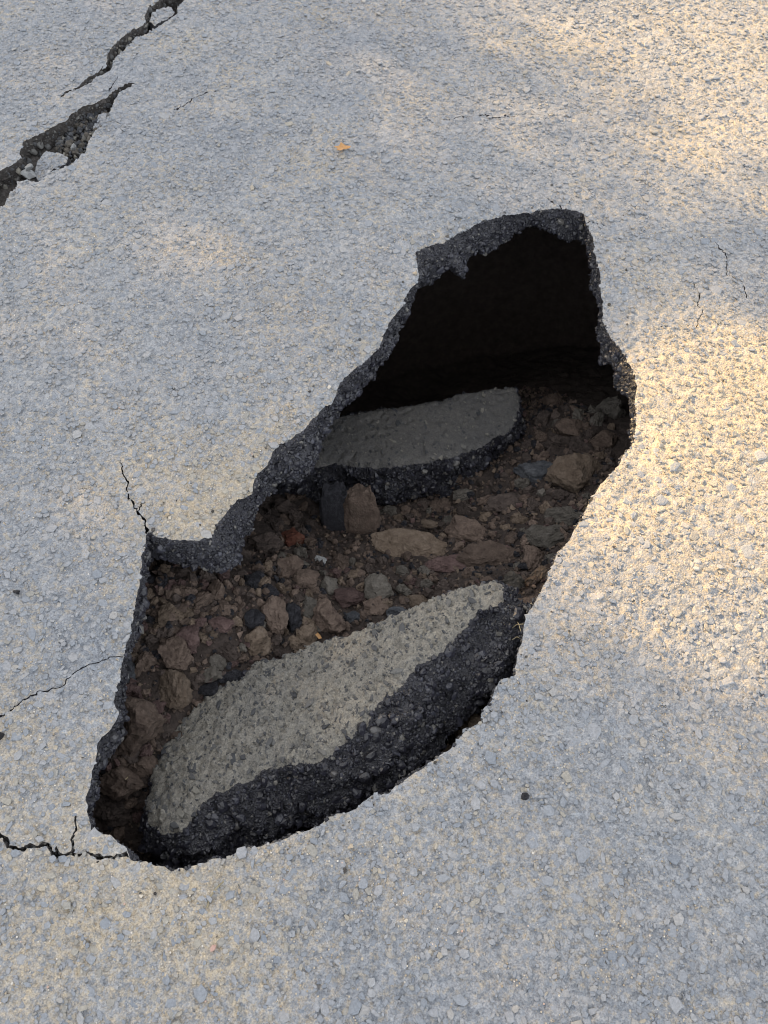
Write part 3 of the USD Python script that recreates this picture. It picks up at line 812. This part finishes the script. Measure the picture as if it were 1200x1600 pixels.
for k, (nm, lab, cat, mt, u, v, w, h, op) in enumerate(ROCKS):
    p = on_floor(u, v, op.get('lift', 0.0) + 0.004)
    s = px_per_m(p)
    W_, H_ = w / s, h / s
    if op.get('upright'):
        dims = np.array([W_, 0.05, H_ * 1.5])
        vv, ff = rock(1000 + k, 4, 5, 0.035)
        vv = np.sign(vv) * (np.abs(vv) * 2) ** 0.62 / 2 * (1 + (fbm(vv * 7, 3, k) - 0.5) * 0.3)[:, None]
        vv = (vv * dims) @ (roty(-0.06) @ rotx(-0.35)).T
    else:
        dims = np.array([W_ * 1.08, H_ * 1.05, max(H_ * 0.9, 0.45 * W_) * op.get('flat', 1)])
        vv, ff = rock(1000 + k, 4 if max(w, h) > 50 else 3, op.get('cuts', 10), op.get('rough', 0.11))
        r = np.random.default_rng(k)
        vv = (vv * dims) @ (rotz(r.normal(0, 0.12)) @ roty(r.normal(0, .1)) @ rotx(r.normal(0, .1))).T
    root = obj(nm, (vv + p, ff), mt, smooth=24)
    tag(root, lab, cat)
    placed.append((u, v, max(w, h)))

# rubble one could count but not tell apart
r = np.random.default_rng(15)
ZONES = [  # polygon in the photograph, count, size range px, label, group
    ([(235, 880), (380, 900), (430, 860), (440, 940), (380, 990), (260, 1010), (215, 1050), (205, 1020), (225, 950)], 110, (14, 44), 'small {} rubble stone in the loose heap below the left lip of the pit', 'rubble below the left lip', ['brown_clod', 'brown_soil', 'brown_clod', 'purple_brown', 'brown_clod', 'black_lump', 'tan_stone']),
    ([(430, 860), (620, 880), (760, 890), (700, 915), (560, 975), (440, 1010), (330, 1050), (290, 1080), (390, 985)], 85, (15, 48), '{} rubble stone in the heap along the back edge of the front slab', 'rubble behind the front slab', ['brown_clod', 'purple_brown', 'tan_stone', 'brown_clod', 'grey_stone', 'brown_soil']),
    ([(600, 800), (800, 760), (850, 640), (960, 640), (960, 720), (880, 840), (830, 930), (760, 900), (620, 880)], 75, (16, 60), 'dusty {} rubble stone on the right floor of the pit', 'rubble on the right floor', ['brown_clod', 'tan_stone', 'brown_clod', 'brown_soil', 'grey_stone']),
    ([(150, 1190), (200, 1080), (260, 1110), (240, 1180), (215, 1290), (180, 1310), (145, 1280)], 26, (16, 44), 'dim {} rubble stone in the left corner of the pit', 'rubble in the left corner', ['brown_soil', 'brown_clod', 'purple_brown']),
    ([(400, 780), (500, 770), (500, 860), (380, 870)], 18, (20, 44), '{} rubble stone in the shade beneath the overhanging lip', 'rubble beneath the lip', ['brown_soil', 'brown_clod'])]
for poly, count, (a_, b_), lab, grp, mts in ZONES:
    pg = Polygon(poly)
    n_ = 0
    tries = 0
    while n_ < count and tries < 4000:
        tries += 1
        u, v = r.uniform(pg.bounds[0], pg.bounds[2]), r.uniform(pg.bounds[1], pg.bounds[3])
        if not pg.contains(Point(u, v)):
            continue
        w = a_ + (b_ - a_) * r.uniform() ** 1.5
        if any((u - x) ** 2 + (v - y) ** 2 < (0.31 * (w + s_)) ** 2 for x, y, s_ in placed):
            continue
        placed.append((u, v, w))
        p = on_floor(u, v, 0.0)
        W_ = w / px_per_m(p)
        vv, ff = rock(3000 + len(placed), 3 if w > 20 else 2, 8, 0.16)
        from scipy.spatial.transform import Rotation
        Q = Rotation.random(random_state=len(placed)).as_matrix()
        vv = (vv * np.array([1.1, 0.95, 0.75]) * W_) @ Q.T
        mt = mts[r.integers(len(mts))]
        tone = {'brown_clod': 'brown', 'brown_soil': 'dark brown', 'purple_brown': 'purplish brown', 'black_lump': 'black', 'tan_stone': 'tan', 'grey_stone': 'grey'}[mt]
        tag(obj('rubble_stone', (vv + p, ff), mt, smooth=24), lab.format(tone), 'stone', tone + ' ' + grp)
        n_ += 1

# gravel and crumbs
N = 42000
q = np.c_[r.uniform(x0, x1, N), r.uniform(y0, y1, N)]
q = q[shapely.contains_xy(hole_poly.buffer(0.06), q[:, 0], q[:, 1])]
sz = np.clip(r.lognormal(math.log(0.0085), 0.55, len(q)), 0.003, 0.026)
soil_crumb = [shard(950 + i) if i % 2 else rock(950 + i, 1, 8, 0.15) for i in range(8)]
tag(scatter('gravel', soil_crumb, ['brown_clod', 'brown_soil', 'brown_clod', 'purple_brown', 'brown_soil', 'tan_stone', 'black_lump', 'brown_clod'], np.c_[q, floor_z(q) + sz * 0.2],
            frames(r.normal(size=(len(q), 3)), r.uniform(0, 6, len(q))), np.c_[sz, sz * .85, sz * .75], seed=5), 'brown soil crumbs and fine gravel covering the floor of the pit', 'gravel', kind='stuff')

# ------------------------------------------------------------------ things in the cracks
bedz = lambda p: -0.048
Q = []
zoneB = crack_polys[1].intersection(Polygon(px_poly([(70, 190), (160, 150), (180, 200), (130, 250), (100, 250)])))
for _ in range(5000):
    p = [r.uniform(*zoneB.bounds[0::2]), r.uniform(*zoneB.bounds[1::2])]
    if zoneB.contains(Point(p)):
        Q.append(p)
Q = np.array(Q)[:420]
sz = np.clip(r.lognormal(math.log(0.012), 0.4, len(Q)), 0.006, 0.03)
tag(scatter('gravel', soil_crumb, ['slate_stone', 'dusty_stone', 'grey_stone', 'dusty_stone'] * 2, np.c_[Q, -0.034 + r.uniform(-.008, .008, len(Q))],
            frames(r.normal(size=(len(Q), 3)), r.uniform(0, 6, len(Q))), np.c_[sz, sz * .85, sz * .75], seed=6), 'loose blue-grey gravel filling the widest part of the crack at the upper left', 'gravel', kind='stuff')


def fragment(nm, lab, cat, outline, ztop, thick, mt_top, seed, tilt=(0, 0)):
    P_ = px_poly(outline)
    o = np.r_[P_.mean(0), ztop]
    rs_, _ = resample(P_ - o[:2], 0.004)
    E = jag(rs_, 0.003, seed, wl=0.02)
    pg_ = Polygon(E).buffer(0)
    b = pg_.bounds
    v, t = sheet(pg_, jitter_grid(b[0], b[2], b[1], b[3], 0.0045, np.random.default_rng(seed)), E)
    fac = Facets(b[0], b[2], b[1], b[3], 0.009, seed)
    hh = lambda q: fac(q) + q @ np.array(tilt) + (fbm(np.c_[q, 0 * q[:, 0]] * 30, 3, seed) - .5) * .006
    root = xform(nm, o)
    n2 = loop_normals(E)
    rg = []
    for i in range(9):
        tt = i / 8
        q3 = np.c_[E, np.full(len(E), -thick * tt)]
        d = ((fbm(q3 * 60, 3, seed) - 0.5) * 0.014 + 0.006 * math.sin(tt * 3)) * min(1, tt * 3)
        rg.append(np.c_[E + n2 * d[:, None], hh(E) * (1 - tt) - thick * tt])
    sv, sf = skirt(np.array(rg))
    if Polygon(E).exterior.is_ccw:
        sf = sf[:, ::-1]
    obj('broken_side', (sv, sf), 'bitumen', root.GetPath(), smooth=True)
    obj('worn_top', (np.c_[v, hh(v)], t), mt_top, root.GetPath(), smooth=True)
    r_ = np.random.default_rng(seed)
    q = np.c_[r_.uniform(b[0], b[2], 260), r_.uniform(b[1], b[3], 260)]
    q = q[shapely.contains_xy(pg_.buffer(-0.003), q[:, 0], q[:, 1])]
    z_ = np.clip(r_.lognormal(math.log(0.0075), 0.45, len(q)), 0.004, 0.018)
    nn_ = np.c_[r_.normal(-tilt[0], 0.15, len(q)), r_.normal(-tilt[1], 0.15, len(q)), np.ones(len(q))]
    tag(scatter('aggregate', protos, ['blue_grey_stone'] * len(protos), np.c_[q, hh(q) + 0.0006], frames(nn_, r_.uniform(0, 6, len(q))), np.c_[z_, z_ * .7, z_ * .5], str(root.GetPath()), seed), kind='stuff')
    tag(root, lab, cat)


fragment('asphalt_fragment', 'grey asphalt fragment sunk in the wide crack beside the loose gravel', 'asphalt fragment', [(47, 254), (54, 238), (70, 228), (90, 231), (106, 239), (100, 246), (84, 250), (70, 255), (60, 263), (52, 262)], -0.024, 0.03, 'worn_asphalt', 501, (0.12, 0.22))
fragment('asphalt_fragment', 'small asphalt fragment stuck upright at the narrow end of the wide crack', 'asphalt fragment', [(141, 184), (150, 168), (162, 168), (168, 172), (163, 188), (150, 198), (142, 196)], -0.022, 0.03, 'worn_asphalt', 502, (0.25, 0.1))
fragment('asphalt_fragment', 'loose asphalt sliver inside the upper crack at the top edge of the photo', 'asphalt fragment', [(232, 30), (236, 18), (250, 10), (268, 8), (272, 18), (258, 28), (240, 36)], -0.006, 0.05, 'worn_asphalt', 503)
CR = [('pale_stone', 'pale blue-grey stone, lower of two at the lower end of the sunk crack fragment', 44, 272, 24, 16, -0.03, 'pale_stone'), ('pale_stone', 'small pale stone sitting on the lower pale stone in the wide crack', 46, 262, 13, 11, -0.012, 'pale_stone'),
      ('white_chip', 'thin white chip standing in the gravel of the wide crack', 115, 230, 7, 14, -0.02, 'pale_stone')]
for k, (nm, lab, u, v, w, h, z, mt) in enumerate(CR):
    p = at(u, v, z)
    s = px_per_m(p)
    vv, ff = rock(700 + k, 3, 9, 0.05)
    tag(obj(nm, (vv * np.array([w, h * 1.1, h]) / s + p, ff), mt, smooth=35), lab, 'stone')

# loose chips along the rim
rr = np.random.default_rng(404)
i_ = rr.integers(0, len(edge), 420)
q = edge[i_] + n_out[i_] * rr.exponential(0.035, (420, 1)) + rr.normal(0, 0.006, (420, 2))
q = q[shapely.distance(shapely.points(q), allcut) > 0.003]
z_ = np.clip(rr.lognormal(math.log(0.0042), 0.45, len(q)), 0.002, 0.011)
tag(scatter('loose_chips', crumb, ['blue_grey_stone', 'crack_soil', 'sand_grain', 'blue_grey_stone', 'dusty_stone', 'grey_stone', 'blue_grey_stone'] * 2, np.c_[q, road_h(q) + z_ * 0.25], frames(rr.normal(size=(len(q), 3)), rr.uniform(0, 6, len(q))),
            np.c_[z_, z_ * .85, z_ * .7], seed=8), 'tiny loose stone chips and grit strewn along the rim of the hole', 'grit', kind='stuff')


# ------------------------------------------------------------------ small things lying on the road
def on_road(u, v, lift=0.0):
    p = at(u, v, 0)
    return np.r_[p[:2], road_h(p[None, :2])[0] + lift]


def leaf(nm, lab, outline, c, lift, seed, curl=0.006):
    P_ = np.array(outline, float)
    c3 = c
    s = px_per_m(c3)
    o = Polygon(P_).centroid
    L = np.c_[(P_[:, 0] - o.x) / s, -(P_[:, 1] - o.y) / s * 1.35]
    L, _ = resample(L, 0.0012)
    pg_ = Polygon(L).buffer(0)
    b = pg_.bounds
    v, t = sheet(pg_, jitter_grid(b[0], b[2], b[1], b[3], 0.0018, np.random.default_rng(seed)), L, keep=0.0006)
    z = curl * ((v[:, 0] / 0.02) ** 2 + 0.6 * (v[:, 1] / 0.012) ** 2) * 0.5 + (fbm(np.c_[v, 0 * v[:, 0]] * 120, 2, seed) - .5) * 0.003
    n = len(v)
    lo = np.c_[v, z - 0.0005]
    v3 = np.vstack([np.c_[v, z], lo])
    m_ = trimesh.Trimesh(v3, np.vstack([t, t[:, ::-1] + n]), process=False)
    tag(obj(nm, (np.array(m_.vertices) + c3 + [0, 0, lift], m_.faces), 'leaf_brown', smooth=True), lab, 'leaf')


leaf('dry_leaf', 'small curled orange-brown leaf lying alone on the grey road above the hole', [(522, 238), (530, 235), (533, 230), (540, 234), (549, 237), (547, 240), (538, 241), (532, 246), (527, 244), (528, 240)], on_road(535, 238, 0.002), 0.007, 5)
pf = on_floor(498, 995, 0.03)
leaf('dry_leaf', 'tiny orange leaf scrap at the back edge of the front slab', [(492, 994), (496, 991), (500, 994), (503, 998), (498, 999), (495, 996)], pf, 0.004, 6)
PB = [('black_pebble', 'small black pebble on the pale road right of the near rim', 820, 1245, 13, 11, 'black_lump', 'pebble'), ('dark_pebble', 'small dark pebble on the road left of the hole', 28, 928, 11, 8, 'black_lump', 'pebble'),
      ('dark_pebble', 'dark pebble at the left edge of the photo below the long crack', 3, 1152, 11, 14, 'black_lump', 'pebble'), ('white_pebble', 'tiny white pebble near the right rim beside the narrow end of the front slab', 845, 988, 7, 6, 'pale_stone', 'pebble'),
      ('pink_pebble', 'tiny pink pebble on the sandy road in the lower left', 334, 1482, 9, 10, 'pink_stone', 'pebble'), ('white_pebble', 'tiny white pebble on the road in the lower right', 983, 1347, 9, 6, 'pale_stone', 'pebble'),
      ('tan_crumb', 'tan crumb of dirt lying on the black side of the front slab', 598, 1168, 13, 10, 'tan_stone', 'pebble'), ('white_pebble', 'white pebble on the road below the lower crack, near the bottom middle', 556, 1524, 10, 6, 'pale_stone', 'pebble')]
for k, (nm, lab, u, v, w, h, mt, cat) in enumerate(PB):
    p = on_road(u, v, 0.003) if nm != 'tan_crumb' else at(u, v, -0.135)
    s = px_per_m(p)
    vv, ff = rock(800 + k, 3, 9, 0.05)
    tag(obj(nm, (vv * np.array([w, h, h]) / s + p, ff), mt, smooth=35), lab, cat)


def straw(nm, lab, pts3, rad, group=None):
    P_ = np.array(pts3)
    t = np.linspace(0, 1, len(P_))
    tt = np.linspace(0, 1, 14)
    P_ = np.stack([np.interp(tt, t, P_[:, k]) for k in range(3)], 1)
    m_ = trimesh.creation.sweep_polygon(Point(0, 0).buffer(rad, 2), P_, engine='earcut')
    tag(obj(nm, m_, 'straw', smooth=True), lab, 'straw', group)


straw('straw', 'pale curved straw on the road below the near rim', [on_road(323, 1418, .002), on_road(328, 1402, .003), on_road(337, 1388, .003), on_road(349, 1376, .002)], 0.0011)
for k, (a_, b_) in enumerate((((796, 985), (818, 975)), ((800, 1000), (815, 998)), ((806, 968), (815, 990)))):
    straw('dry_grass_blade', 'dry grass blade caught in the gap at the narrow right end of the front slab', [at(*a_, -.09), at((a_[0] + b_[0]) / 2, (a_[1] + b_[1]) / 2 - 4, -.06), at(*b_, -.04)], 0.0007, 'grass blades in the gap')
straw('straw', 'short straw lying on the black side of the front slab, near its middle', [at(482, 1212, -.15), at(490, 1217, -.15), at(498, 1224, -.155)], 0.0014)
straw('straw', 'thin twig on the dark edge of the front slab top', [at(628, 1064, -.12), at(632, 1075, -.12), at(637, 1082, -.125)], 0.001)
straw('straw', 'small straw in the left corner of the pit on a brown clod', [on_floor(196, 1218, .045), on_floor(200, 1214, .05)], 0.001)

# ------------------------------------------------------------------ unseen tree added to shade the road (outside the picture, towards the sun)
LIT = [px_poly([(840, -140), (930, 40), (1040, 140), (1180, 250), (1400, 380), (1600, 100), (1300, -300)]),
       px_poly([(930, 800), (945, 690), (985, 570), (1060, 545), (1400, 545), (1400, 1090), (1150, 1000), (1000, 950), (925, 890)])]
lit = unary_union([Polygon(p).buffer(0) for p in LIT])
tr = np.random.default_rng(99)
c0 = np.array([0.3, 1.4, 0]) + SUN_DIR * 13.5
n_leaf = 62000
pp = tr.normal(size=(n_leaf, 3))
pp /= np.linalg.norm(pp, axis=1, keepdims=True)
pp *= tr.uniform(0.15, 1.0, (n_leaf, 1)) ** 0.45
pp = pp * np.array([3.3, 3.3, 2.5]) + c0
g2 = pp - SUN_DIR * (pp[:, 2:3] / SUN_DIR[2])
sd = shapely.distance(lit, shapely.points(g2[:, :2]))
keepl = tr.uniform(size=n_leaf) < np.clip(sd / np.where(g2[:, 1] > 1.7, 0.85, 0.3), 0, 1) ** 1.1  # leaves removed where their shadow would fall on the lit patches
pp = pp[keepl]
nv = frames(tr.normal(size=(len(pp), 3)) + [0, 0, 0.6], tr.uniform(0, 6, len(pp)))
shape_ = np.array([[0, -0.5, 0], [0.22, 0, 0.04], [0, 0.5, -0.03], [-0.22, 0, 0.04]])
sc_ = tr.uniform(0.085, 0.13, len(pp))
lv = np.einsum('nij,kj->nki', nv, shape_) * sc_[:, None, None] + pp[:, None, :]
base_i = np.arange(len(pp))[:, None] * 4
lf = np.vstack([base_i + [0, 1, 2], base_i + [0, 2, 3]])
c1 = c0 + np.array([-0.95, -1.05, 0])          # the trunk stands a little to one side of the crown's middle
tree = xform('broadleaf_tree', (c1[0], c1[1], 0))
TP = str(tree.GetPath())
off = np.array([c1[0], c1[1], 0])
tag(obj('crown', (lv.reshape(-1, 3) - off, lf), 'tree_leaf', TP), kind='stuff')
zt = np.linspace(0, c0[2] + 1.0, 14)
tv, tf = skirt(np.array([np.c_[np.cos(np.linspace(0, 2 * np.pi, 14, endpoint=False)) * (0.28 * (1 - z / 12) + (0.12 if z == 0 else 0)) + 0.15 * math.sin(z * .5), np.sin(np.linspace(0, 2 * np.pi, 14, endpoint=False)) * (0.28 * (1 - z / 12)), np.full(14, z - 0.02)] for z in zt]))
obj('trunk', (tv, tf), 'bark', TP, smooth=True)
for k in range(6):
    a_ = k * 1.05 + 0.3
    p0 = np.array([0.1, 0, c0[2] - 1.8 + 0.35 * k])
    p1 = p0 + np.array([math.cos(a_) * 1.9, math.sin(a_) * 1.9, 1.2])
    mid = (p0 + p1) / 2 + [0, 0, -0.15]
    mm = trimesh.creation.sweep_polygon(Point(0, 0).buffer(0.07, 2), np.array([p0, mid, p1]), engine='earcut')
    gg = np.array(mm.vertices) + off
    gg = gg - SUN_DIR * (gg[:, 2:3] / SUN_DIR[2])
    if shapely.distance(lit, shapely.points(gg[:, :2])).min() > 0.02:
        obj('limb', mm, 'bark', TP, smooth=True)
tag(tree, 'unseen tree added to shade the road, with crown gaps cut to let sun through', 'tree')
